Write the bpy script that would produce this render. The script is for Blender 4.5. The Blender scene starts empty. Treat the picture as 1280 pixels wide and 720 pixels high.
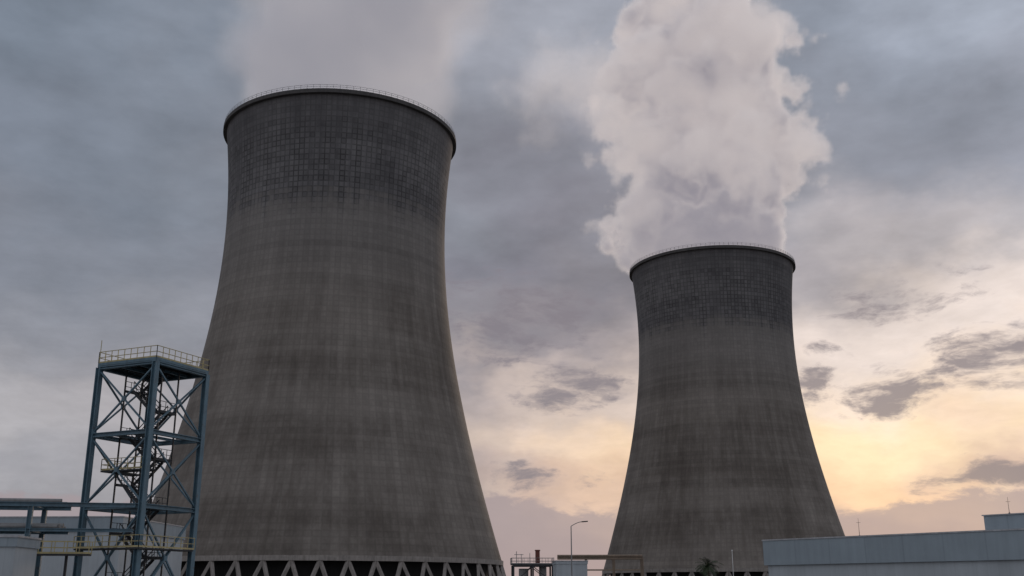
import bpy, bmesh, math, random
from mathutils import Vector, Matrix
random.seed(7)
scene = bpy.context.scene
R = math.radians

# ------------------------------------------------------------------ helpers
def lin(c):
    o = []
    for v in c:
        v = v/255.0
        o.append(v/12.92 if v <= 0.04045 else ((v+0.055)/1.055)**2.4)
    return o

class NT:
    def __init__(s, tree):
        s.t = tree; s.n = tree.nodes; s.l = tree.links
    def node(s, typ, **props):
        n = s.n.new(typ)
        for k, v in props.items():
            setattr(n, k, v)
        return n
    def put(s, sock, val):
        if isinstance(val, bpy.types.NodeSocket):
            s.l.new(val, sock)
        elif val is not None:
            sock.default_value = val
    def math(s, op, a, b=None, c=None, clamp=False):
        n = s.node('ShaderNodeMath', operation=op, use_clamp=clamp)
        s.put(n.inputs[0], a)
        if b is not None: s.put(n.inputs[1], b)
        if c is not None: s.put(n.inputs[2], c)
        return n.outputs[0]
    def vmath(s, op, a, b=None, scale=None):
        n = s.node('ShaderNodeVectorMath', operation=op)
        s.put(n.inputs[0], a)
        if b is not None: s.put(n.inputs[1], b)
        if scale is not None: s.put(n.inputs['Scale'], scale)
        return n.outputs['Value'] if op in ('DISTANCE', 'LENGTH', 'DOT_PRODUCT') else n.outputs['Vector']
    def noise(s, vec, scale, detail=4, rough=0.5, dist=0.0, color=False):
        n = s.node('ShaderNodeTexNoise')
        s.put(n.inputs['Vector'], vec); s.put(n.inputs['Scale'], scale)
        n.inputs['Detail'].default_value = detail
        n.inputs['Roughness'].default_value = rough
        n.inputs['Distortion'].default_value = dist
        return n.outputs['Color'] if color else n.outputs[0]
    def sep(s, v):
        n = s.node('ShaderNodeSeparateXYZ'); s.put(n.inputs[0], v); return n.outputs
    def comb(s, x=0.0, y=0.0, z=0.0):
        n = s.node('ShaderNodeCombineXYZ')
        s.put(n.inputs[0], x); s.put(n.inputs[1], y); s.put(n.inputs[2], z); return n.outputs[0]
    def mr(s, v, a, b, c=0.0, d=1.0, smooth=True):
        n = s.node('ShaderNodeMapRange', interpolation_type='SMOOTHSTEP' if smooth else 'LINEAR')
        s.put(n.inputs[0], v); s.put(n.inputs[1], a); s.put(n.inputs[2], b)
        s.put(n.inputs[3], c); s.put(n.inputs[4], d)
        return n.outputs[0]
    def mix(s, f, a, b, blend='MIX'):
        n = s.node('ShaderNodeMix', data_type='RGBA', blend_type=blend)
        s.put(n.inputs[0], f)
        s.put(n.inputs[6], a if isinstance(a, bpy.types.NodeSocket) else (*a, 1))
        s.put(n.inputs[7], b if isinstance(b, bpy.types.NodeSocket) else (*b, 1))
        return n.outputs[2]

def new_mat(name):
    m = bpy.data.materials.new(name); m.use_nodes = True
    nt = NT(m.node_tree)
    return m, nt, m.node_tree.nodes['Principled BSDF']

def paint_mat(name, col, rough=0.6, metal=0.0, var=0.25, scale=0.6, rust=0.0):
    m, nt, b = new_mat(name)
    tc = nt.node('ShaderNodeTexCoord').outputs['Object']
    n1 = nt.noise(tc, scale, 3, 0.6)
    n2 = nt.noise(nt.vmath('MULTIPLY', tc, (3.0, 3.0, 0.35)), scale*1.5, 3, 0.6)
    f = nt.math('ADD', nt.math('MULTIPLY', n1, 0.5), nt.math('MULTIPLY', n2, 0.5))
    f = nt.mr(f, 0.3, 0.7)
    dark = [c*(1-var) for c in col]; lite = [min(1, c*(1+var*0.7)) for c in col]
    c = nt.mix(f, dark, lite)
    if rust > 0:
        n3 = nt.noise(tc, scale*2.3, 4, 0.7)
        c = nt.mix(nt.mr(n3, 0.60, 0.70, 0, rust), c, (0.10, 0.05, 0.03))
    nt.put(b.inputs['Base Color'], c)
    nt.put(b.inputs['Roughness'], nt.mr(n1, 0.2, 0.8, max(0.1, rough-0.1), min(1, rough+0.15), smooth=False))
    b.inputs['Metallic'].default_value = metal
    return m

def empty(name, loc=(0, 0, 0), rotz=0.0):
    e = bpy.data.objects.new(name, None)
    e.location = loc; e.rotation_euler = (0, 0, rotz); e.empty_display_size = 1
    scene.collection.objects.link(e); return e

def obj_from_bm(name, bm, mat, parent=None, smooth=False):
    me = bpy.data.meshes.new(name)
    bmesh.ops.recalc_face_normals(bm, faces=bm.faces[:])
    bm.to_mesh(me); bm.free()
    me.materials.append(mat)
    if smooth:
        for p in me.polygons: p.use_smooth = True
    o = bpy.data.objects.new(name, me)
    scene.collection.objects.link(o)
    if parent: o.parent = parent
    return o

def beam(bm, a, b, w, h=None, up=Vector((0, 0, 1))):
    a = Vector(a); b = Vector(b); h = w if h is None else h
    d = (b-a)
    if d.length < 1e-6: return
    d.normalize()
    if abs(d.dot(up)) > 0.99: up = Vector((0, 1, 0))
    s = d.cross(up).normalized(); u = s.cross(d).normalized()
    vs = []
    for p in (a, b):
        for sx, sy in ((-1, -1), (1, -1), (1, 1), (-1, 1)):
            vs.append(bm.verts.new(p + s*sx*w/2 + u*sy*h/2))
    for f in ((0, 1, 2, 3), (7, 6, 5, 4), (0, 4, 5, 1), (1, 5, 6, 2), (2, 6, 7, 3), (3, 7, 4, 0)):
        bm.faces.new([vs[i] for i in f])

def hbeam(bm, a, b, w, up=Vector((0, 0, 1)), t=0.06):
    """H-section: two flanges and a web"""
    a = Vector(a); b = Vector(b); d = (b-a).normalized()
    if abs(d.dot(up)) > 0.99: up = Vector((0, 1, 0))
    s = d.cross(up).normalized(); u = s.cross(d).normalized()
    o = u*(w/2 - t/2)
    beam(bm, a+o, b+o, w, t, up); beam(bm, a-o, b-o, w, t, up)
    beam(bm, a, b, t, w-2*t-0.004, up)

def box(bm, x0, x1, y0, y1, z0, z1):
    beam(bm, ((x0+x1)/2, y0, (z0+z1)/2), ((x0+x1)/2, y1, (z0+z1)/2), abs(x1-x0), abs(z1-z0))

def tube(bm, a, b, r, seg=12, r2=None):
    a = Vector(a); b = Vector(b); r2 = r if r2 is None else r2
    d = (b-a).normalized(); up = Vector((0, 0, 1))
    if abs(d.dot(up)) > 0.99: up = Vector((0, 1, 0))
    s = d.cross(up).normalized(); u = s.cross(d).normalized()
    A = [bm.verts.new(a+(s*math.cos(2*math.pi*i/seg)+u*math.sin(2*math.pi*i/seg))*r) for i in range(seg)]
    B = [bm.verts.new(b+(s*math.cos(2*math.pi*i/seg)+u*math.sin(2*math.pi*i/seg))*r2) for i in range(seg)]
    for i in range(seg):
        j = (i+1) % seg
        bm.faces.new((A[i], A[j], B[j], B[i]))
    bm.faces.new(A[::-1]); bm.faces.new(B)

def railing(bm, pts, h=1.1, post=1.2, t=0.055, closed=False):
    pts = [Vector(p) for p in pts]
    if closed: pts = pts+[pts[0]]
    for a, b in zip(pts[:-1], pts[1:]):
        L = (b-a).length; n = max(1, round(L/post))
        for i in range(n+1):
            p = a.lerp(b, i/n)
            beam(bm, p, p+Vector((0, 0, h)), t)
        for k in (0.5, 1.0):
            beam(bm, a+Vector((0, 0, h*k)), b+Vector((0, 0, h*k)), t)
        beam(bm, a+Vector((0, 0, 0.08)), b+Vector((0, 0, 0.08)), 0.02, 0.16)

# ------------------------------------------------------------------ camera
cam = bpy.data.cameras.new("camera"); camo = bpy.data.objects.new("camera", cam)
scene.collection.objects.link(camo); scene.camera = camo
camo.location = (0, 0, 1.6)
camo.rotation_euler = (R(90+16.2), 0, 0)
cam.lens = 36.8; cam.sensor_width = 36; cam.clip_end = 20000; cam.clip_start = 0.1

# ------------------------------------------------------------------ world
SUN_AZ, SUN_EL = 19.0, 7.0     # degrees right of +Y / above horizon
w = bpy.data.worlds.new("World"); scene.world = w; w.use_nodes = True
nt = NT(w.node_tree)
for n in list(nt.n): nt.n.remove(n)
out = nt.node('ShaderNodeOutputWorld'); bg = nt.node('ShaderNodeBackground')
sky = nt.node('ShaderNodeTexSky', sky_type='NISHITA')
sky.sun_disc = False; sky.sun_elevation = R(SUN_EL); sky.sun_rotation = R(SUN_AZ)
g = nt.node('ShaderNodeTexCoord').outputs['Generated']
g = nt.vmath('NORMALIZE', g)
X, Y, Z = nt.sep(g)
az = nt.math('MULTIPLY', nt.math('ARCTAN2', X, Y), 57.29578)
el = nt.math('MULTIPLY', nt.math('ARCSINE', Z), 57.29578)
ae = nt.comb(az, nt.math('MULTIPLY', el, 1.6), 0.0)
wn = nt.noise(ae, 0.10, 5, 0.54, color=True)
wx, wy, wz = nt.sep(nt.vmath('SUBTRACT', wn, (0.5, 0.5, 0.5)))
azw = nt.math('ADD', az, nt.math('MULTIPLY', wx, 26.0))
elw = nt.math('ADD', el, nt.math('MULTIPLY', wy, 13.0))
rows = [
 (2.0, [(-28, 148, 150, 158), (0, 168, 153, 156), (14, 182, 160, 158), (28, 170, 156, 160)]),
 (4.8, [(-28, 160, 160, 167), (-12, 160, 157, 162), (0, 192, 171, 165), (4, 220, 191, 172), (10, 238, 202, 172), (18, 252, 213, 174), (23, 228, 195, 176), (28, 202, 180, 174)]),
 (7.5, [(-28, 180, 178, 182), (-12, 162, 158, 163), (0, 218, 197, 183), (3, 242, 216, 194), (9, 248, 217, 184), (18, 255, 231, 190), (24, 255, 228, 195), (28, 250, 221, 197)]),
 (10.5, [(-28, 154, 156, 164), (-12, 155, 153, 160), (-2, 182, 169, 168), (2, 206, 190, 183), (8, 228, 209, 197), (18, 252, 231, 214), (24, 252, 232, 216), (28, 243, 224, 212)]),
 (13.5, [(-28, 146, 149, 159), (-16, 143, 145, 154), (-3, 140, 137, 145), (1, 143, 138, 146), (6, 172, 162, 164), (14, 218, 205, 201), (20, 243, 228, 220), (28, 236, 223, 218)]),
 (17.5, [(-28, 135, 140, 152), (-16, 130, 135, 146), (0, 127, 125, 136), (6, 136, 134, 143), (14, 160, 156, 163), (18, 174, 169, 174), (22, 190, 184, 187), (28, 172, 170, 176)]),
 (22.5, [(-28, 127, 135, 149), (-16, 126, 133, 145), (-4, 144, 146, 156), (1, 132, 133, 144), (7, 150, 150, 160), (16, 135, 139, 151), (22, 142, 146, 158), (28, 148, 151, 163)]),
 (30.0, [(-28, 121, 131, 145), (-16, 132, 139, 152), (-6, 150, 153, 164), (2, 166, 169, 180), (10, 158, 162, 174), (15, 135, 142, 155), (21, 146, 153, 167), (28, 170, 177, 191)]),
 (48.0, [(-28, 150, 157, 170), (28, 160, 165, 176)]),
]
fa = nt.math('DIVIDE', nt.math('ADD', azw, 50.0), 100.0)
col = None; pe = None
for e, stops in rows:
    rp = nt.node('ShaderNodeValToRGB'); rp.color_ramp.interpolation = 'B_SPLINE' if len(stops) > 2 else 'LINEAR'
    els = rp.color_ramp.elements
    while len(els) < len(stops): els.new(0.5)
    for i, (a, r_, g_, b_) in enumerate(stops):
        els[i].position = (a+50)/100.0
    for i, (a, r_, g_, b_) in enumerate(stops):
        els[i].color = (*lin((r_, g_, b_)), 1)
    nt.put(rp.inputs[0], fa)
    c = rp.outputs[0]
    col = c if col is None else nt.mix(nt.mr(elw, pe, e), col, c)
    pe = e
back = nt.mr(nt.math('ABSOLUTE', az), 38.0, 75.0)
col = nt.mix(back, col, tuple(lin((178, 181, 190))))
m2 = nt.noise(nt.vmath('MULTIPLY', ae, (0.9, 1.1, 1)), 0.13, 5, 0.52, 0.0)
edge = nt.noise(nt.vmath('ADD', nt.vmath('MULTIPLY', ae, (0.8, 1.4, 1)), nt.vmath('SCALE', wn, scale=5.0)), 0.5, 6, 0.64, 0.0)
mod = nt.math('ADD', nt.math('MULTIPLY', nt.math('SUBTRACT', m2, 0.5), nt.mr(el, 8.0, 18.0, 0.4, 1.05)),
              nt.math('MULTIPLY', nt.math('SUBTRACT', edge, 0.5), nt.mr(el, 10.0, 22.0, 0.40, 0.15)))
mod = nt.math('ADD', mod, 1.01)
col = nt.vmath('SCALE', col, scale=mod)
scraps = [(3.2, 10.9, 2.3, 1.0, 1.0), (16.4, 10.4, 1.7, 1.2, 1.0), (21.0, 10.2, 2.6, 1.0, 1.0), (25.8, 11.4, 3.0, 1.3, .95), (20.5, 15.2, 3.0, 1.1, .8),
          (-0.5, 14.6, 5.0, 2.2, .85), (0.8, 5.8, 2.4, 0.8, .75), (25.0, 5.6, 3.8, 0.8, 1.0), (17.5, 12.6, 1.6, .5, .7), (4.6, 5.9, 1.6, .5, .7)]
mm = None
cae0 = nt.comb(nt.math('ADD', az, nt.math('MULTIPLY', wx, 6.0)), nt.math('ADD', el, nt.math('MULTIPLY', wz, 4.0)), 0.0)
for (a, e, sa, se, st) in scraps:
    d = nt.vmath('LENGTH', nt.vmath('MULTIPLY', nt.vmath('SUBTRACT', cae0, (a, e, 0)), (1/sa, 1/se, 0)))
    v = nt.mr(d, 0.0, 2.4, st, 0.0)
    mm = v if mm is None else nt.math('MAXIMUM', mm, v)
mk = nt.mr(nt.math('ADD', nt.math('MULTIPLY', mm, 0.8), nt.math('MULTIPLY', nt.math('SUBTRACT', edge, 0.5), 2.1)), 0.34, 0.92)
mk = nt.math('MULTIPLY', mk, nt.mr(mm, 0.02, 0.3))
col = nt.mix(nt.math('MULTIPLY', mk, 0.9), col, tuple(lin((132, 126, 135))))
hb = nt.math('ADD', el, nt.math('ADD', nt.math('MULTIPLY', wz, 5.0), nt.math('MULTIPLY', nt.math('SUBTRACT', edge, 0.5), 3.6)))
col = nt.mix(nt.mr(hb, 4.8, 4.0, 0, 0.8), col, tuple(lin((165, 152, 157))))
col = nt.mix(0.05, col, nt.vmath('SCALE', sky.outputs[0], scale=0.05))
col = nt.mix(nt.mr(el, -1.5, 0.0, 1, 0), col, (0.10, 0.10, 0.105))
nt.put(bg.inputs[0], col); bg.inputs[1].default_value = 1.0
nt.l.new(bg.outputs[0], out.inputs[0])
w.cycles.sampling_method = 'MANUAL'; w.cycles.sample_map_resolution = 256

sun = bpy.data.lights.new("sun", 'SUN'); so = bpy.data.objects.new("sun", sun); scene.collection.objects.link(so)
sun.energy = 1.2; sun.angle = R(14); sun.color = (1, 0.78, 0.60)
sd = Vector((math.sin(R(SUN_AZ))*math.cos(R(SUN_EL)), math.cos(R(SUN_AZ))*math.cos(R(SUN_EL)), math.sin(R(SUN_EL))))
so.rotation_euler = sd.to_track_quat('Z', 'Y').to_euler(); so.location = sd*500

# ------------------------------------------------------------------ materials
def concrete_shell():
    m, nt, b = new_mat("tower_concrete")
    tc = nt.node('ShaderNodeTexCoord').outputs['Object']
    oi = nt.node('ShaderNodeObjectInfo').outputs['Random']
    x, y, z = nt.sep(tc)
    ang = nt.math('DIVIDE', nt.math('ARCTAN2', y, x), 2*math.pi)
    u = nt.math('MULTIPLY', ang, 144.0); v = nt.math('DIVIDE', z, 1.5)
    fu = nt.math('FRACT', nt.math('ADD', u, 200.0)); fv = nt.math('FRACT', v)
    cu = nt.math('FLOOR', nt.math('ADD', u, 200.0)); cv = nt.math('FLOOR', v)
    wn = nt.node('ShaderNodeTexWhiteNoise', noise_dimensions='3D')
    nt.put(wn.inputs['Vector'], nt.comb(cu, cv, nt.math('MULTIPLY', oi, 50.0)))
    cell = wn.outputs['Value']
    wr = nt.node('ShaderNodeTexWhiteNoise', noise_dimensions='2D')
    nt.put(wr.inputs['Vector'], nt.comb(cv, oi, 0.0)); ring = wr.outputs['Value']
    wc = nt.node('ShaderNodeTexWhiteNoise', noise_dimensions='2D')
    nt.put(wc.inputs['Vector'], nt.comb(cu, oi, 0.0)); colm = wc.outputs['Value']
    du = nt.math('ABSOLUTE', nt.math('SUBTRACT', fu, 0.5)); dv = nt.math('ABSOLUTE', nt.math('SUBTRACT', fv, 0.5))
    lu = nt.mr(du, 0.30, 0.47); lv = nt.mr(dv, 0.30, 0.47)
    grid = nt.math('MAXIMUM', lu, nt.math('MULTIPLY', lv, 0.85))
    off = nt.vmath('ADD', tc, nt.comb(nt.math('MULTIPLY', oi, 300.0), 0.0, 0.0))
    st = nt.noise(nt.vmath('MULTIPLY', off, (1, 1, 0.03)), 0.45, 5, 0.66)
    st2 = nt.noise(nt.vmath('MULTIPLY', off, (1, 1, 0.2)), 0.07, 4, 0.55)
    bl = nt.noise(nt.vmath('MULTIPLY', off, (0.25, 0.25, 1.5)), 0.05, 5, 0.6)
    fine = nt.noise(off, 0.9, 6, 0.75)
    zn = nt.math('ADD', z, nt.math('ADD', nt.math('MULTIPLY', nt.math('SUBTRACT', st, 0.5), 16.0), nt.math('MULTIPLY', nt.math('SUBTRACT', ring, 0.5), 4.0)))
    top = nt.mr(zn, 96.5, 105.0)
    band = nt.math('MULTIPLY', top, nt.mr(z, 127.0, 116.0, 0.25, 1.0))
    f = nt.math('ADD', nt.math('MULTIPLY', st, 0.30), nt.math('ADD', nt.math('MULTIPLY', st2, 0.26), nt.math('MULTIPLY', bl, 0.44)))
    f = nt.mr(f, 0.36, 0.64)
    base = nt.mix(f, (0.116, 0.101, 0.089), (0.245, 0.222, 0.200))
    base = nt.mix(nt.math('MULTIPLY', nt.mr(z, 66.0, 98.0), 0.55), base, (0.230, 0.221, 0.216))
    dark = nt.mix(f, (0.084, 0.082, 0.088), (0.160, 0.156, 0.160))
    base = nt.mix(nt.math('MULTIPLY', top, 0.88), base, dark)
    val = nt.math('ADD', 1.04, nt.math('MULTIPLY', nt.math('SUBTRACT', cell, 0.5), nt.math('ADD', 0.07, nt.math('MULTIPLY', band, 0.26))))
    val = nt.math('ADD', val, nt.math('MULTIPLY', nt.math('SUBTRACT', ring, 0.5), 0.13))
    val = nt.math('ADD', val, nt.math('MULTIPLY', nt.math('SUBTRACT', colm, 0.5), 0.09))
    val = nt.math('ADD', val, nt.math('MULTIPLY', nt.math('SUBTRACT', fine, 0.5), 0.6))
    patch = nt.mr(nt.math('ADD', nt.math('MULTIPLY', st, 0.5), nt.math('MULTIPLY', fine, 0.5)), 0.38, 0.60, 0.1, 1.0)
    val = nt.math('SUBTRACT', val, nt.math('MULTIPLY', nt.math('MULTIPLY', grid, patch), nt.math('ADD', 0.16, nt.math('MULTIPLY', band, 0.42))))
    base = nt.vmath('SCALE', base, scale=val)
    nt.put(b.inputs['Base Color'], base)
    b.inputs['Roughness'].default_value = 0.9
    b.inputs['Specular IOR Level'].default_value = 0.15
    return m

M_shell = concrete_shell()
M_rim = paint_mat("rim_concrete", (0.08, 0.076, 0.075), 0.9, var=0.35)
M_col = paint_mat("column_concrete", (0.29, 0.265, 0.245), 0.9, var=0.3)
M_dark = paint_mat("dark_fill", (0.02, 0.02, 0.02), 0.9)
M_galv = paint_mat("galvanised_steel", (0.42, 0.43, 0.45), 0.5, 0.3)
M_rail = paint_mat("weathered_rail", (0.25, 0.25, 0.25), 0.7)
M_blue = paint_mat("blue_steel_paint", (0.10, 0.175, 0.225), 0.5, var=0.3, rust=0.4)
M_yel = paint_mat("yellow_rail_paint", (0.46, 0.39, 0.20), 0.55, rust=0.5)
M_blk = paint_mat("dark_grating", (0.03, 0.033, 0.038), 0.6, rust=0.4)
M_beige = paint_mat("beige_steel", (0.26, 0.20, 0.15), 0.7, rust=0.6)
M_red = paint_mat("oxide_red_paint", (0.16, 0.05, 0.035), 0.7)
M_white = paint_mat("white_paint", (0.7, 0.7, 0.7), 0.5)

def clad_mat(name, col, seam=1.0):
    m, nt, b = new_mat(name)
    tc = nt.node('ShaderNodeTexCoord').outputs['Object']
    x, y, z = nt.sep(tc)
    s_ = nt.math('ADD', nt.math('DIVIDE', nt.math('ADD', x, y), seam), 500)
    fx = nt.math('FRACT', s_)
    ln = nt.mr(nt.math('ABSOLUTE', nt.math('SUBTRACT', fx, 0.5)), 0.475, 0.495)
    cw = nt.node('ShaderNodeTexWhiteNoise', noise_dimensions='1D')
    nt.put(cw.inputs['W'], nt.math('FLOOR', s_))
    n1 = nt.noise(nt.vmath('MULTIPLY', tc, (1.6, 1.6, 0.15)), 0.9, 5, 0.65)
    n2 = nt.noise(tc, 0.25, 4, 0.6)
    v = nt.math('ADD', 0.66, nt.math('ADD', nt.math('MULTIPLY', n1, 0.38), nt.math('MULTIPLY', n2, 0.30)))
    v = nt.math('ADD', v, nt.math('MULTIPLY', nt.math('SUBTRACT', cw.outputs['Value'], 0.5), 0.06))
    v = nt.math('SUBTRACT', v, nt.math('MULTIPLY', ln, 0.13))
    nt.put(b.inputs['Base Color'], nt.vmath('SCALE', tuple(col), scale=v))
    b.inputs['Roughness'].default_value = 0.6
    return m
M_clad = clad_mat("blue_grey_cladding", (0.28, 0.335, 0.375), 4.8)
M_clad2 = clad_mat("pale_cladding", (0.40, 0.44, 0.47), 1.2)
M_glass = paint_mat("dark_glass", (0.03, 0.04, 0.05), 0.15)

# ------------------------------------------------------------------ cooling towers
def rad(z): return 31.0*math.sqrt(1+((z-101.0)/78.0)**2)
Z0, ZT = 9.2, 129.0
def shell_mesh():
    bm = bmesh.new(); seg = 200; nz = 72
    prof = [(rad(Z0+(ZT-Z0)*i/nz), Z0+(ZT-Z0)*i/nz) for i in range(nz+1)]
    prof += [(rad(Z0+(ZT-Z0)*i/24)-0.7, Z0+(ZT-Z0)*i/24) for i in range(24, -1, -1)]
    rings = []
    for r, z in prof:
        rings.append([bm.verts.new((r*math.cos(2*math.pi*k/seg), r*math.sin(2*math.pi*k/seg), z)) for k in range(seg)])
    for a in range(len(rings)):
        b = (a+1) % len(rings)
        for k in range(seg):
            j = (k+1) % seg
            bm.faces.new((rings[a][k], rings[a][j], rings[b][j], rings[b][k]))
    return bm
def ring_mesh(r0, r1, z0, z1, seg=200):
    bm = bmesh.new()
    P = [(r1, z0), (r1, z1), (r0, z1), (r0, z0)]
    rings = [[bm.verts.new((r*math.cos(2*math.pi*k/seg), r*math.sin(2*math.pi*k/seg), z)) for k in range(seg)] for r, z in P]
    for a in range(4):
        b = (a+1) % 4
        for k in range(seg):
            j = (k+1) % seg
            bm.faces.new((rings[a][k], rings[a][j], rings[b][j], rings[b][k]))
    return bm
def pol(r, a, z): return Vector((r*math.cos(a), r*math.sin(a), z))

tower_parts = {}
def build_tower(loc, rot):
    e = empty("cooling_tower", loc, rot)
    if not tower_parts:
        o = obj_from_bm("shell", shell_mesh(), M_shell, e)
        me = o.data
        for p in me.polygons: p.use_smooth = True
        me.set_sharp_from_angle(angle=R(40))
        tower_parts['shell'] = me
        tower_parts['rim'] = obj_from_bm("rim", ring_mesh(rad(ZT)-1.0, rad(ZT)+1.0, ZT+0.003, ZT+1.1), M_rim, e).data
        bm = ring_mesh(rad(Z0)-0.9, rad(Z0)+0.35, Z0-0.9, Z0+0.25)
        tower_parts['ring_beam'] = obj_from_bm("ring_beam", bm, M_col, e).data
        bm = bmesh.new(); n = 48; rb = rad(0)-0.5
        for i in range(n):
            a0 = 2*math.pi*i/n; a1 = 2*math.pi*(i+0.5)/n; a2 = 2*math.pi*(i+1)/n
            beam(bm, pol(rad(Z0)-0.25, a0, Z0-0.7), pol(rb, a1, 0.0), 0.7, 0.7)
            beam(bm, pol(rad(Z0)-0.25, a2, Z0-0.7), pol(rb, a1, 0.0), 0.7, 0.7)
        tower_parts['support_columns'] = obj_from_bm("support_columns", bm, M_col, e).data
        bm = ring_mesh(rb-0.8, rb+1.6, 0.0, 0.9)
        tower_parts['basin_kerb'] = obj_from_bm("basin_kerb", bm, M_col, e).data
        bm = ring_mesh(40.0, 44.0, 0.0, 10.5)
        tower_parts['fill_pack'] = obj_from_bm("fill_pack", bm, M_dark, e).data
        bm = bmesh.new()
        vs = [bm.verts.new(pol(44.2, 2*math.pi*k/96, 10.6)) for k in range(96)]; bm.faces.new(vs)
        tower_parts['fill_deck'] = obj_from_bm("fill_deck", bm, M_dark, e).data
        bm = bmesh.new(); n = 120; rr = rad(ZT)+0.75
        for i in range(n):
            a0 = 2*math.pi*i/n; a1 = 2*math.pi*(i+1)/n
            beam(bm, pol(rr, a0, ZT+1.1), pol(rr, a0, ZT+2.3), 0.08)
            for h in (1.75, 2.3):
                beam(bm, pol(rr, a0, ZT+h), pol(rr, a1, ZT+h), 0.06)
        tower_parts['rim_railing'] = obj_from_bm("rim_railing", bm, M_rail, e).data
    else:
        for k, me in tower_parts.items():
            o = bpy.data.objects.new(k, me); o.parent = e; scene.collection.objects.link(o)
    return e
T1 = build_tower((-50.5, 286, 0), 0.3)
T2 = build_tower((83.0, 416.7, 0), 1.9)

# ------------------------------------------------------------------ steam plumes (voxel grids)
def curve(nt, val, pts, lo, hi):
    n = nt.node('ShaderNodeFloatCurve')
    cm = n.mapping; c = cm.curves[0]
    P = [(x, (y-lo)/(hi-lo)) for x, y in pts]
    c.points[0].location = P[0]; c.points[1].location = P[-1]
    for p in P[1:-1]: c.points.new(*p)
    cm.update()
    nt.put(n.inputs['Value'], val)
    return nt.math('ADD', nt.math('MULTIPLY', n.outputs[0], hi-lo), lo)

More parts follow.
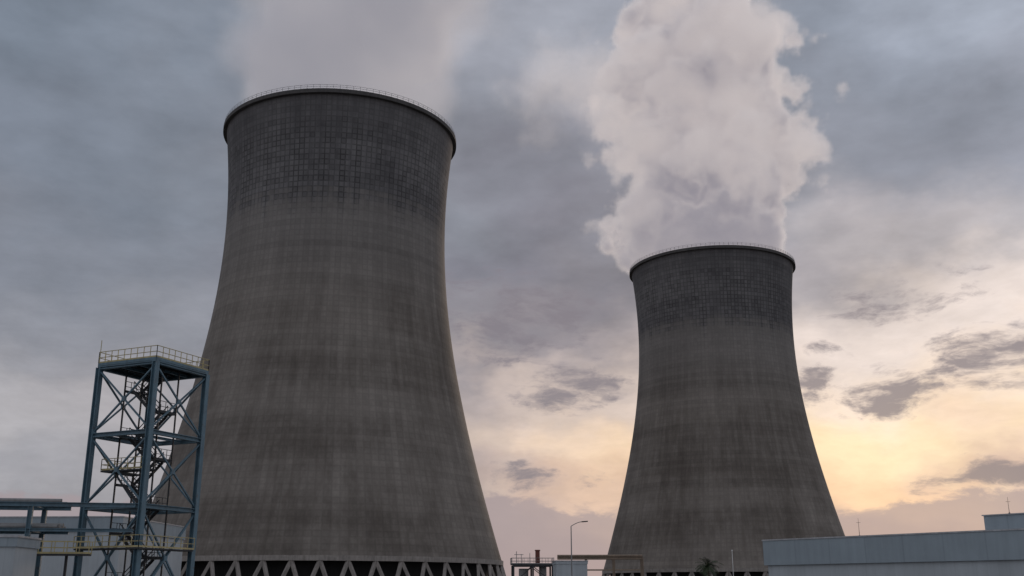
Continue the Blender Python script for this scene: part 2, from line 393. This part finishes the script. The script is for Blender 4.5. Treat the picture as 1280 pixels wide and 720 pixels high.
def steam(name, loc, mn, mx, vox, step, rpts, xpts, hmax, amp, soft, seed, dens, glow_lit, glow_shade, wisp=None, big=0.03, fadetop=None, core=0.5, foot_shade=0.0):
    mat = bpy.data.materials.new(name+"_vapour"); mat.use_nodes = True
    t = NT(mat.node_tree)
    for n in list(t.n): t.n.remove(n)
    o_ = t.node('ShaderNodeOutputMaterial'); pv = t.node('ShaderNodeVolumePrincipled')
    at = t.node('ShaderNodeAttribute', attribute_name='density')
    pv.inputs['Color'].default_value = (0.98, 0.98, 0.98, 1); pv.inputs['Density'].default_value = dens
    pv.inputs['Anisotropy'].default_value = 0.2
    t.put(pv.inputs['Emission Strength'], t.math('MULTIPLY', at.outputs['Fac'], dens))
    # added glow in place of scattered daylight: light where thin, shaded where thick
    t.put(pv.inputs['Emission Color'], t.mix(t.mr(at.outputs['Fac'], 0.35, 1.5, smooth=False), glow_lit, glow_shade))
    t.l.new(pv.outputs[0], o_.inputs['Volume'])
    ng = bpy.data.node_groups.new(name+"_nodes", 'GeometryNodeTree')
    ng.interface.new_socket('Geometry', in_out='INPUT', socket_type='NodeSocketGeometry')
    ng.interface.new_socket('Geometry', in_out='OUTPUT', socket_type='NodeSocketGeometry')
    q = NT(ng)
    go = q.node('NodeGroupOutput')
    P = q.node('GeometryNodeInputPosition').outputs[0]
    S = q.vmath('ADD', P, (seed*37.0, seed*11.0, seed*5.0))
    wv = q.vmath('SUBTRACT', q.noise(S, big, 3, 0.5, color=True), (0.5, 0.5, 0.5))
    wv2 = q.vmath('SUBTRACT', q.noise(S, big*4, 3, 0.55, color=True), (0.5, 0.5, 0.5))
    px, py, pz = q.sep(P)
    grow = q.mr(pz, 0.0, 26.0, 0.15, 1.0)
    PW = q.vmath('ADD', P, q.vmath('SCALE', q.vmath('ADD', q.vmath('SCALE', wv, scale=34.0*amp), q.vmath('SCALE', wv2, scale=18.0*amp)), scale=grow))
    SW = q.vmath('ADD', S, q.vmath('SCALE', wv2, scale=9.0*amp))
    x, y, z = q.sep(PW)
    hn = q.math('DIVIDE', pz, hmax, clamp=True)
    rr = curve(q, hn, [(a/hmax, b) for a, b in rpts], 0, 60)
    cx = curve(q, hn, [(a/hmax, b) for a, b in xpts], -30, 30)
    dx = q.math('SUBTRACT', x, cx)
    dist = q.math('SQRT', q.math('ADD', q.math('MULTIPLY', dx, dx), q.math('MULTIPLY', y, y)))
    sdf = q.math('SUBTRACT', rr, dist)
    def vor(sc):
        n = q.node('ShaderNodeTexVoronoi', feature='SMOOTH_F1'); n.inputs['Smoothness'].default_value = 0.3
        q.put(n.inputs['Vector'], SW); n.inputs['Scale'].default_value = sc
        return n.outputs['Distance']
    v1 = vor(0.042); v2 = vor(0.10)
    b1 = q.math('MULTIPLY', q.math('SUBTRACT', 0.45, v1), 34.0*amp)
    b2 = q.math('MULTIPLY', q.math('SUBTRACT', 0.45, v2), 16.0*amp)
    b3 = q.math('MULTIPLY', q.math('SUBTRACT', q.noise(S, 0.20, 5, 0.75), 0.5), 24.0*amp)
    bb = q.math('MULTIPLY', q.math('ADD', q.math('ADD', b1, b2), b3), grow)
    den = q.mr(q.math('ADD', sdf, bb), 0.0, soft)
    # density raised between billows and at the base to darken the glow like shade
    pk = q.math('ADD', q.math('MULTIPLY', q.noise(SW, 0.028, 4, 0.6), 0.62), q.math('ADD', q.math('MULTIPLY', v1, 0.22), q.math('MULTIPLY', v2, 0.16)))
    if foot_shade:
        pk = q.math('ADD', pk, q.mr(pz, 0.0, 75.0, foot_shade, -0.02))
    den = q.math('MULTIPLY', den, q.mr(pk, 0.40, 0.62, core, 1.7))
    if wisp:
        (wx, wy, wz, wr, wd) = wisp
        dd = q.vmath('LENGTH', q.vmath('MULTIPLY', q.vmath('SUBTRACT', PW, (wx, wy, wz)), (1/1.5, 1, 1)))
        ws = q.math('ADD', q.math('SUBTRACT', wr, dd), q.math('ADD', q.math('MULTIPLY', b1, 0.5), b3))
        den = q.math('MAXIMUM', den, q.mr(ws, 0.0, 26.0, 0.0, wd))
    if fadetop:
        den = q.math('MULTIPLY', den, q.mr(pz, fadetop[0], fadetop[1], 1.0, 0.0))
    vc = q.node('GeometryNodeVolumeCube')
    q.put(vc.inputs['Density'], den)
    vc.inputs['Min'].default_value = mn; vc.inputs['Max'].default_value = mx
    for ax, k in enumerate(('Resolution X', 'Resolution Y', 'Resolution Z')):
        vc.inputs[k].default_value = int((mx[ax]-mn[ax])/vox)
    sm = q.node('GeometryNodeSetMaterial'); sm.inputs['Material'].default_value = mat
    q.l.new(vc.outputs[0], sm.inputs['Geometry']); q.l.new(sm.outputs[0], go.inputs[0])
    vd = bpy.data.volumes.new(name)
    vd.render.space = 'OBJECT'; vd.render.step_size = step
    o = bpy.data.objects.new(name, vd); o.location = loc
    vd.materials.append(mat)
    scene.collection.objects.link(o)
    md = o.modifiers.new("steam", 'NODES'); md.node_group = ng
    return o

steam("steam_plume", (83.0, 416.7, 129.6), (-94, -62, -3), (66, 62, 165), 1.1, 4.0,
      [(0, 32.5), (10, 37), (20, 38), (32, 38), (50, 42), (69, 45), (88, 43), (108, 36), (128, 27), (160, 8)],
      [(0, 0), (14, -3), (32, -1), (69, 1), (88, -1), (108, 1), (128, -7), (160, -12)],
      160, 1.0, 7.0, 1.0, 0.22, (0.292, 0.260, 0.255), (0.135, 0.127, 0.148), wisp=(-52, 0, 84, 27, 0.20), core=0.42, foot_shade=0.075)
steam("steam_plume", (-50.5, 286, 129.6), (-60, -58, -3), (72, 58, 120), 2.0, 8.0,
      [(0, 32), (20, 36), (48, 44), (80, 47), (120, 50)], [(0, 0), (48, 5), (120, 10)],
      120, 0.55, 10.0, 4.0, 0.048, (0.198, 0.189, 0.203), (0.138, 0.137, 0.158), big=0.02, fadetop=(90, 119), core=0.5, foot_shade=0.05)

# ------------------------------------------------------------------ steel stair tower
st = empty("steel_stair_tower", (-34.7, 100, 0))
U = Vector((-0.909, 0.416, 0)); V = Vector((0.416, 0.909, 0)); S_ = 7.3
def L(u, v, z): return U*u + V*v + Vector((0, 0, z))
corners = [(0, 0), (S_, 0), (S_, S_), (0, S_)]
levels = [0.0, 9.4, 16.4, 23.2]
bm = bmesh.new()
for (u, v) in corners:
    hbeam(bm, L(u, v, 0), L(u, v, 23.2), 0.52, up=U, t=0.07)
    beam(bm, L(u-0.01, v, 0.15), L(u+0.01, v, 0.15), 0.9, 0.3)
obj_from_bm("legs", bm, M_blue, st)
bm = bmesh.new()
sides = [(0, 1), (1, 2), (2, 3), (3, 0)]
for z in levels[1:]:
    for a, b in sides:
        A = Vector(L(*corners[a], z)); B = Vector(L(*corners[b], z)); d = (B-A).normalized()*0.27
        hbeam(bm, A+d, B-d, 0.42)
    for k in (0.33, 0.66):
        hbeam(bm, L(S_*k, 0.15, z-0.02), L(S_*k, S_-0.15, z-0.02), 0.25)
obj_from_bm("floor_beams", bm, M_blue, st)
bm = bmesh.new()
for (z0, z1) in zip(levels[:-1], levels[1:]):
    for a, b in sides:
        A0 = L(*corners[a], z0+0.25); A1 = L(*corners[a], z1-0.25); B0 = L(*corners[b], z0+0.25); B1 = L(*corners[b], z1-0.25)
        mid = (A0+B1)/2
        beam(bm, A0, B1, 0.17, 0.14); beam(bm, B0, mid+(B0-mid)*0.02, 0.17, 0.14); beam(bm, mid+(A1-mid)*0.02, A1, 0.17, 0.14)
        c = V if abs((B0-A0).normalized().dot(U)) > 0.5 else U
        beam(bm, mid-c*0.11, mid+c*0.11, 0.45, 0.45)
obj_from_bm("cross_braces", bm, M_blue, st)
bm = bmesh.new()
o = 0.12
beam(bm, L(S_/2, -o, 23.55), L(S_/2, S_+o, 23.55), S_+2*o, 0.16)
for k in range(8):
    hbeam(bm, L(-o+0.2+k*(S_+2*o-0.4)/7, -o, 23.36), L(-o+0.2+k*(S_+2*o-0.4)/7, S_+o, 23.36), 0.2, t=0.03)
obj_from_bm("top_deck", bm, M_blk, st)
bm = bmesh.new()
for a, b in ((L(-o, -o, 23.42), L(S_+o, -o, 23.42)), (L(-o, -o, 23.42), L(-o, S_+o, 23.42)), (L(S_+o, -o, 23.42), L(S_+o, S_+o, 23.42)), (L(-o, S_+o, 23.42), L(S_+o, S_+o, 23.42))):
    beam(bm, a, b, 0.1, 0.42)
obj_from_bm("deck_edge", bm, M_blue, st)
bm = bmesh.new()
railing(bm, [L(-o, -o, 23.63), L(S_+o, -o, 23.63), L(S_+o, S_+o, 23.63), L(-o, S_+o, 23.63)], 1.15, 0.85, 0.06, closed=True)
railing(bm, [L(6.9, 1.2, 13.1), L(1.0, 1.2, 13.1)], 1.1, 0.9, 0.06)
railing(bm, [L(6.9, 1.2, 13.1), L(6.9, 5.6, 13.1)], 1.1, 0.9, 0.06)
railing(bm, [L(7.6, -0.5, 5.6), L(-0.5, -0.5, 5.6), L(-0.5, 7.0, 5.6)], 1.1, 0.9, 0.06)
tube(bm, L(S_, -o, 23.6), L(S_, -o, 26.0), 0.04, 6)
obj_from_bm("yellow_railings", bm, M_yel, st)
bm = bmesh.new()
beam(bm, L(4.0, 1.2, 13.0), L(4.0, 2.5, 13.0), 5.9, 0.14)
beam(bm, L(6.3, 2.5, 13.0), L(6.3, 5.6, 13.0), 1.2, 0.13)
beam(bm, L(3.5, 0.3, 16.62), L(3.5, 2.1, 16.62), 6.4, 0.1)
beam(bm, L(3.5, 0.3, 9.66), L(3.5, 2.1, 9.66), 6.4, 0.1)
beam(bm, L(3.5, -0.5, 5.5), L(3.5, 1.0, 5.5), 8.1, 0.14)
beam(bm, L(0.3, 1.0, 5.5), L(0.3, 7.0, 5.5), 1.5, 0.13)
obj_from_bm("landings", bm, M_blk, st)
bm = bmesh.new(); nf = 10; hz = 23.4/nf
for i in range(nf):
    v = 3.0 if i % 2 == 0 else 4.15
    u0, u1 = (2.3, 5.0) if i % 2 == 0 else (5.0, 2.3)
    z0 = i*hz; z1 = z0+hz
    for s in (-0.5, 0.5):
        beam(bm, L(u0, v+s, z0), L(u1, v+s, z1), 0.07, 0.30)
        beam(bm, L(u0, v+s, z0+1.0), L(u1, v+s, z1+1.0), 0.07)
        beam(bm, L(u0, v+s, z0+0.55), L(u1, v+s, z1+0.55), 0.05)
        for k in range(4):
            t = k/3; beam(bm, L(u0+(u1-u0)*t, v+s, z0+hz*t), L(u0+(u1-u0)*t, v+s, z0+hz*t+1.0), 0.05)
    for k in range(12):
        t = (k+0.5)/12; uu = u0+(u1-u0)*t
        beam(bm, L(uu, v-0.46, z0+hz*t), L(uu, v+0.46, z0+hz*t), 0.26, 0.04)
    ue = 5.55 if u1 > 4 else 1.75
    if i < nf-1:
        beam(bm, L(ue, 2.45, z1), L(ue, 4.7, z1), 1.05, 0.1)
        eo = ue+(0.5 if u1 > 4 else -0.5)
        railing(bm, [L(eo, 2.45, z1+0.05), L(eo, 4.7, z1+0.05)], 1.05, 0.8, 0.05)
for (u, v) in ((1.3, 2.4), (1.3, 4.75), (6.05, 2.4), (6.05, 4.75)):
    beam(bm, L(u, v, 0), L(u, v, 23.2), 0.14)
obj_from_bm("stairs", bm, M_blk, st)

# ------------------------------------------------------------------ pipe rack to the left of the tower
pr = empty("pipe_rack", (-34.7, 100, 0))
D = Vector((-0.985, -0.17, 0)); Nn = Vector((-0.17, 0.985, 0))
def K(a, b, z): return D*a + Nn*b + Vector((0, 0, z))
bm = bmesh.new()
for b_ in (0.0, 5.0):
    a0 = 0.6 if b_ == 0 else 7.4
    for z in (9.4, 7.1):
        hbeam(bm, K(a0, b_, z), K(34, b_, z), 0.4 if z > 8 else 0.3)
    for a in (9.8, 19.0, 28.5):
        hbeam(bm, K(a, b_, 0), K(a, b_, 9.2), 0.42, up=D)
    for (a, c) in ((9.8, 19.0), (19.0, 28.5)):
        beam(bm, K(a, b_, 0.4), K(c, b_, 6.9), 0.16)
for a in (3, 9.8, 14.4, 19.0, 23.7, 28.5):
    for z in (9.42, 7.12):
        if a > 7.5:
            hbeam(bm, K(a, 0.2, z-0.02), K(a, 4.8, z-0.02), 0.26)
obj_from_bm("frame", bm, M_blue, pr)
bm = bmesh.new()
for b_, r in ((0.8, .16), (1.5, .25), (2.3, .12), (3.2, .3), (4.1, .18)):
    tube(bm, K(7.5, b_, 7.28+r), K(34, b_, 7.28+r), r, 12)
for b_, r in ((1.4, .2), (3.5, .14)):
    tube(bm, K(7.5, b_, 9.63+r), K(34, b_, 9.63+r), r, 12)
obj_from_bm("pipes", bm, M_rail, pr)
bm = bmesh.new()
beam(bm, K(4, -0.9, 4.85), K(30, -0.9, 4.85), 1.3, 0.15)
for a in (6, 12, 18, 24): beam(bm, K(a, -0.9, 0), K(a, -0.9, 4.75), 0.2)
obj_from_bm("walkway", bm, M_blk, pr)
bm = bmesh.new()
railing(bm, [K(4, -1.5, 4.93), K(30, -1.5, 4.93)], 1.1, 1.1, 0.06); railing(bm, [K(4, -0.3, 4.93), K(30, -0.3, 4.93)], 1.1, 1.1, 0.06)
obj_from_bm("walkway_railing", bm, M_yel, pr)

# ------------------------------------------------------------------ buildings
def flat_building(name, loc, rot, Lx, Dy, H, fascia, mat_top, mat_wall, win=True, over=0.35, step=4.0):
    e = empty(name, loc, rot)
    bm = bmesh.new(); box(bm, 0.0+over, Lx-over, over, Dy-over, 0, H-fascia); obj_from_bm("walls", bm, mat_wall, e)
    bm = bmesh.new(); box(bm, 0, Lx, 0, Dy, H-fascia+0.003, H-0.16)
    bmesh.ops.bevel(bm, geom=bm.edges[:], offset=0.04, segments=1)
    obj_from_bm("fascia", bm, mat_top, e)
    bm = bmesh.new(); box(bm, -0.08, Lx+0.08, -0.08, Dy+0.08, H-0.157, H); obj_from_bm("coping", bm, M_galv, e)
    if win:
        bm = bmesh.new(); bf = bmesh.new(); x = 2.0
        while x+2.2 < Lx-1:
            box(bm, x, x+2.2, over-0.03, over+0.1, 1.0, 2.8)
            for xx in (x-0.06, x+1.07, x+2.2): box(bf, xx, xx+0.06, over-0.07, over+0.02, 0.94, 2.86)
            box(bf, x+0.0, x+2.2, over-0.12, over+0.02, 0.88, 0.94-0.003)
            x += step
        obj_from_bm("windows", bm, M_glass, e); obj_from_bm("window_frames", bf, M_galv, e)
    return e
b1 = flat_building("industrial_building", (31.9, 137, 0), math.atan2(-0.757, 0.654), 62, 26, 8.0, 3.15, M_clad, M_clad2, True, 0.35)
bm = bmesh.new(); box(bm, 27, 44, 4, 14, 8.0, 9.75); obj_from_bm("roof_penthouse", bm, M_clad, b1)
bm = bmesh.new(); box(bm, 26.85, 44.15, 3.85, 14.15, 9.753, 9.87); obj_from_bm("penthouse_coping", bm, M_galv, b1)
def mast(name, x, y, z0, z1, r=0.035):
    e = empty(name, (x, y, 0))
    bm = bmesh.new(); tube(bm, (0, 0, z0), (0, 0, z1), r, 8, r*0.4); tube(bm, (0, 0, z0), (0, 0, z0+0.25), r*3, 8)
    beam(bm, (-0.25, 0, z1-0.5), (0.25, 0, z1-0.5), 0.03); obj_from_bm("mast", bm, M_blk, e)
bd = Vector((0.654, -0.757, 0)); bn = Vector((0.757, 0.654, 0)); bc = Vector((31.9, 137, 0))
p = bc+bd*12+bn*3; mast("antenna_mast", p.x, p.y, 7.95, 10.2)
p = bc+bd*29+bn*6; mast("antenna_mast", p.x, p.y, 9.85, 11.8)
flat_building("warehouse", (-104, 146, 0), R(-3), 52, 24, 11.4, 2.0, M_clad, M_clad2, True, 0.2)
flat_building("switchgear_building", (-56, 88, 0), R(3), 15.2, 5, 6.1, 0.9, M_clad, M_clad2, True, 0.15)
flat_building("pump_house", (7.6, 188, 0), R(2), 5.6, 8, 6.9, 0.6, M_clad2, M_clad2, False, 0.1)

# ------------------------------------------------------------------ pipe bridge / process frame between the towers
pf = empty("process_platform", (0.3, 200, 0), R(4))
bm = bmesh.new()
for x in (0, 3.6, 7.2):
    for y in (0, 4):
        beam(bm, (x, y, 0), (x, y, 6.4), 0.3)
for y in (0, 4):
    for z in (3.2, 6.3): beam(bm, (0, y, z), (7.2, y, z), 0.22, 0.3)
    beam(bm, (0, y, 3.3), (3.6, y, 6.2), 0.14); beam(bm, (3.6, y, 6.2), (7.2, y, 3.3), 0.14)
beam(bm, (3.6, -0.2, 6.53), (3.6, 4.2, 6.53), 7.8, 0.1)
obj_from_bm("frame", bm, M_blk, pf)
bm = bmesh.new(); railing(bm, [(-0.3, -0.2, 6.6), (7.5, -0.2, 6.6), (7.5, 4.2, 6.6), (-0.3, 4.2, 6.6)], 1.1, 1.2, 0.06, True); obj_from_bm("railing", bm, M_rail, pf)
bm = bmesh.new(); tube(bm, (2.0, 2, 3.4), (2.0, 2, 5.8), 0.9, 20); tube(bm, (5.6, 2, 3.4), (5.6, 2, 6.1), 0.7, 20)
tube(bm, (0.6, 1, 6.6), (0.6, 1, 8.9), 0.06, 8); tube(bm, (1.5, 1, 6.6), (1.5, 1, 8.4), 0.05, 8); tube(bm, (3.1, 1, 6.6), (3.1, 1, 8.6), 0.05, 8)
beam(bm, (0.2, 1, 8.3), (1.9, 1, 8.3), 0.1); obj_from_bm("vessels", bm, M_rail, pf)
bm = bmesh.new(); tube(bm, (4.6, 1.6, 6.6), (4.6, 1.6, 9.0), 0.42, 16); tube(bm, (4.6, 1.6, 9.0), (4.6, 1.6, 9.2), 0.52, 16); obj_from_bm("exhaust_stack", bm, M_red, pf)

gf = empty("gantry_frame", (9.5, 203, 0), R(-3))
bm = bmesh.new()
for x in (4.4, 9.6, 14.9):
    for y in (0, 3): hbeam(bm, (x, y, 0), (x, y, 7.5), 0.4, up=Vector((1, 0, 0)))
for y in (0, 3):
    hbeam(bm, (-1.0, y, 7.75), (15.1, y, 7.75), 0.45)
    beam(bm, (4.6, y, 5.6), (14.7, y, 5.6), 0.2)
for x in (4.4, 7, 9.6, 12.2, 14.9): beam(bm, (x, 0.2, 7.75), (x, 2.8, 7.75), 0.25)
obj_from_bm("frame", bm, M_beige, gf)
bm = bmesh.new(); tube(bm, (-1, 1, 8.2), (15, 1, 8.2), 0.18); tube(bm, (-1, 2, 8.15), (15, 2, 8.15), 0.13); obj_from_bm("pipes", bm, M_beige, gf)

# ------------------------------------------------------------------ lamp, pole, palm
sl = empty("street_lamp", (7.55, 137, 0))
bm = bmesh.new(); tube(bm, (0, 0, 0), (0, 0, 9.7), 0.11, 12, 0.06); tube(bm, (0, 0, 0), (0, 0, 0.5), 0.2, 12)
prev = Vector((0, 0, 9.7))
for i in range(1, 7):
    t = i/6; q_ = Vector((1.5*t, 0, 9.7+0.55*math.sin(t*math.pi/2))); tube(bm, prev, q_, 0.045, 8); prev = q_
obj_from_bm("pole", bm, M_rail, sl)
bm = bmesh.new(); beam(bm, (1.35, 0, 10.24), (2.15, 0, 10.3), 0.3, 0.13); bmesh.ops.bevel(bm, geom=bm.edges[:], offset=0.04, segments=2); obj_from_bm("lamp_head", bm, M_blk, sl)
fp = empty("flag_pole", (30.6, 150, 0)); bm = bmesh.new(); tube(bm, (0, 0, 0), (0, 0, 7.1), 0.07, 10, 0.04); tube(bm, (0, 0, 7.1), (0, 0, 7.25), 0.1, 10); tube(bm, (0, 0, 0), (0, 0, 0.3), 0.2, 10); obj_from_bm("pole", bm, M_white, fp)

M_bark = paint_mat("palm_bark", (0.10, 0.075, 0.05), 0.9, scale=3)
M_leaf = paint_mat("palm_leaf", (0.035, 0.055, 0.022), 0.6, var=0.5, scale=2)
def palm(loc, H):
    e = empty("palm_tree", loc)
    bm = bmesh.new(); prev = Vector((0, 0, 0))
    for i in range(1, 11):
        q_ = Vector((0.12*math.sin(i*0.4), 0, H*i/10)); tube(bm, prev, q_, 0.20-0.006*i, 10, 0.18-0.006*i); prev = q_
    obj_from_bm("trunk", bm, M_bark, e)
    bm = bmesh.new()
    for i in range(34):
        a = i*2.399; tilt = random.uniform(-0.35, 1.25); Lf = random.uniform(1.6, 2.4)
        p0 = Vector(prev); d = Vector((math.cos(a)*math.cos(tilt), math.sin(a)*math.cos(tilt), math.sin(tilt)))
        sd_ = Vector((-math.sin(a), math.cos(a), 0)); n = 14
        for k in range(n):
            p1 = p0 + d*(Lf/n); d = (d+Vector((0, 0, -0.11))).normalized()
            beam(bm, p0, p1, 0.03)
            ll = 0.5*math.sin(math.pi*(k+1.5)/(n+2))+0.08
            for s in (-1, 1):
                tip = p1 + sd_*s*ll + d*ll*0.55 + Vector((0, 0, -0.18*ll-random.uniform(0, 0.12)))
                vs = [bm.verts.new(p0), bm.verts.new(p0+d*0.09), bm.verts.new(tip)]; bm.faces.new(vs)
            p0 = p1
    obj_from_bm("fronds", bm, M_leaf, e)
palm((27.2, 150, 0), 5.0)

# ------------------------------------------------------------------ ground and service road
def ground_mat(name, c0, c1, sc):
    m, nt, b = new_mat(name)
    tc = nt.node('ShaderNodeTexCoord').outputs['Object']
    f = nt.mr(nt.math('ADD', nt.math('MULTIPLY', nt.noise(tc, sc, 4, 0.65), 0.6), nt.math('MULTIPLY', nt.noise(tc, sc*40, 3, 0.6), 0.4)), 0.35, 0.65)
    nt.put(b.inputs['Base Color'], nt.mix(f, c0, c1)); b.inputs['Roughness'].default_value = 0.92
    return m
bm = bmesh.new(); n = 64
bm.faces.new([bm.verts.new((8000*math.cos(2*math.pi*k/n), 8000*math.sin(2*math.pi*k/n), 0)) for k in range(n)])
obj_from_bm("ground", bm, ground_mat("gravel_ground", (0.10, 0.09, 0.08), (0.18, 0.17, 0.15), 0.05))
rd = empty("road", (0, 60, 0))
bm = bmesh.new(); bm.faces.new([bm.verts.new(v) for v in ((-300, -5, .004), (300, -5, .004), (300, 5, .004), (-300, 5, .004))])
obj_from_bm("asphalt", bm, ground_mat("asphalt", (0.04, 0.04, 0.042), (0.065, 0.065, 0.066), 0.2), rd)
bm = bmesh.new()
for i in range(-50, 50):
    bm.faces.new([bm.verts.new(v) for v in ((i*6, -.07, .008), (i*6+3, -.07, .008), (i*6+3, .07, .008), (i*6, .07, .008))])
obj_from_bm("lane_markings", bm, M_white, rd)
bm = bmesh.new(); box(bm, -300, 300, 5.0, 5.3, 0, 0.13); box(bm, -300, 300, -5.3, -5.0, 0, 0.13); obj_from_bm("kerbs", bm, M_col, rd)

scene.view_settings.view_transform = 'Standard'; scene.view_settings.look = 'None'
scene.view_settings.exposure = 0; scene.view_settings.gamma = 1
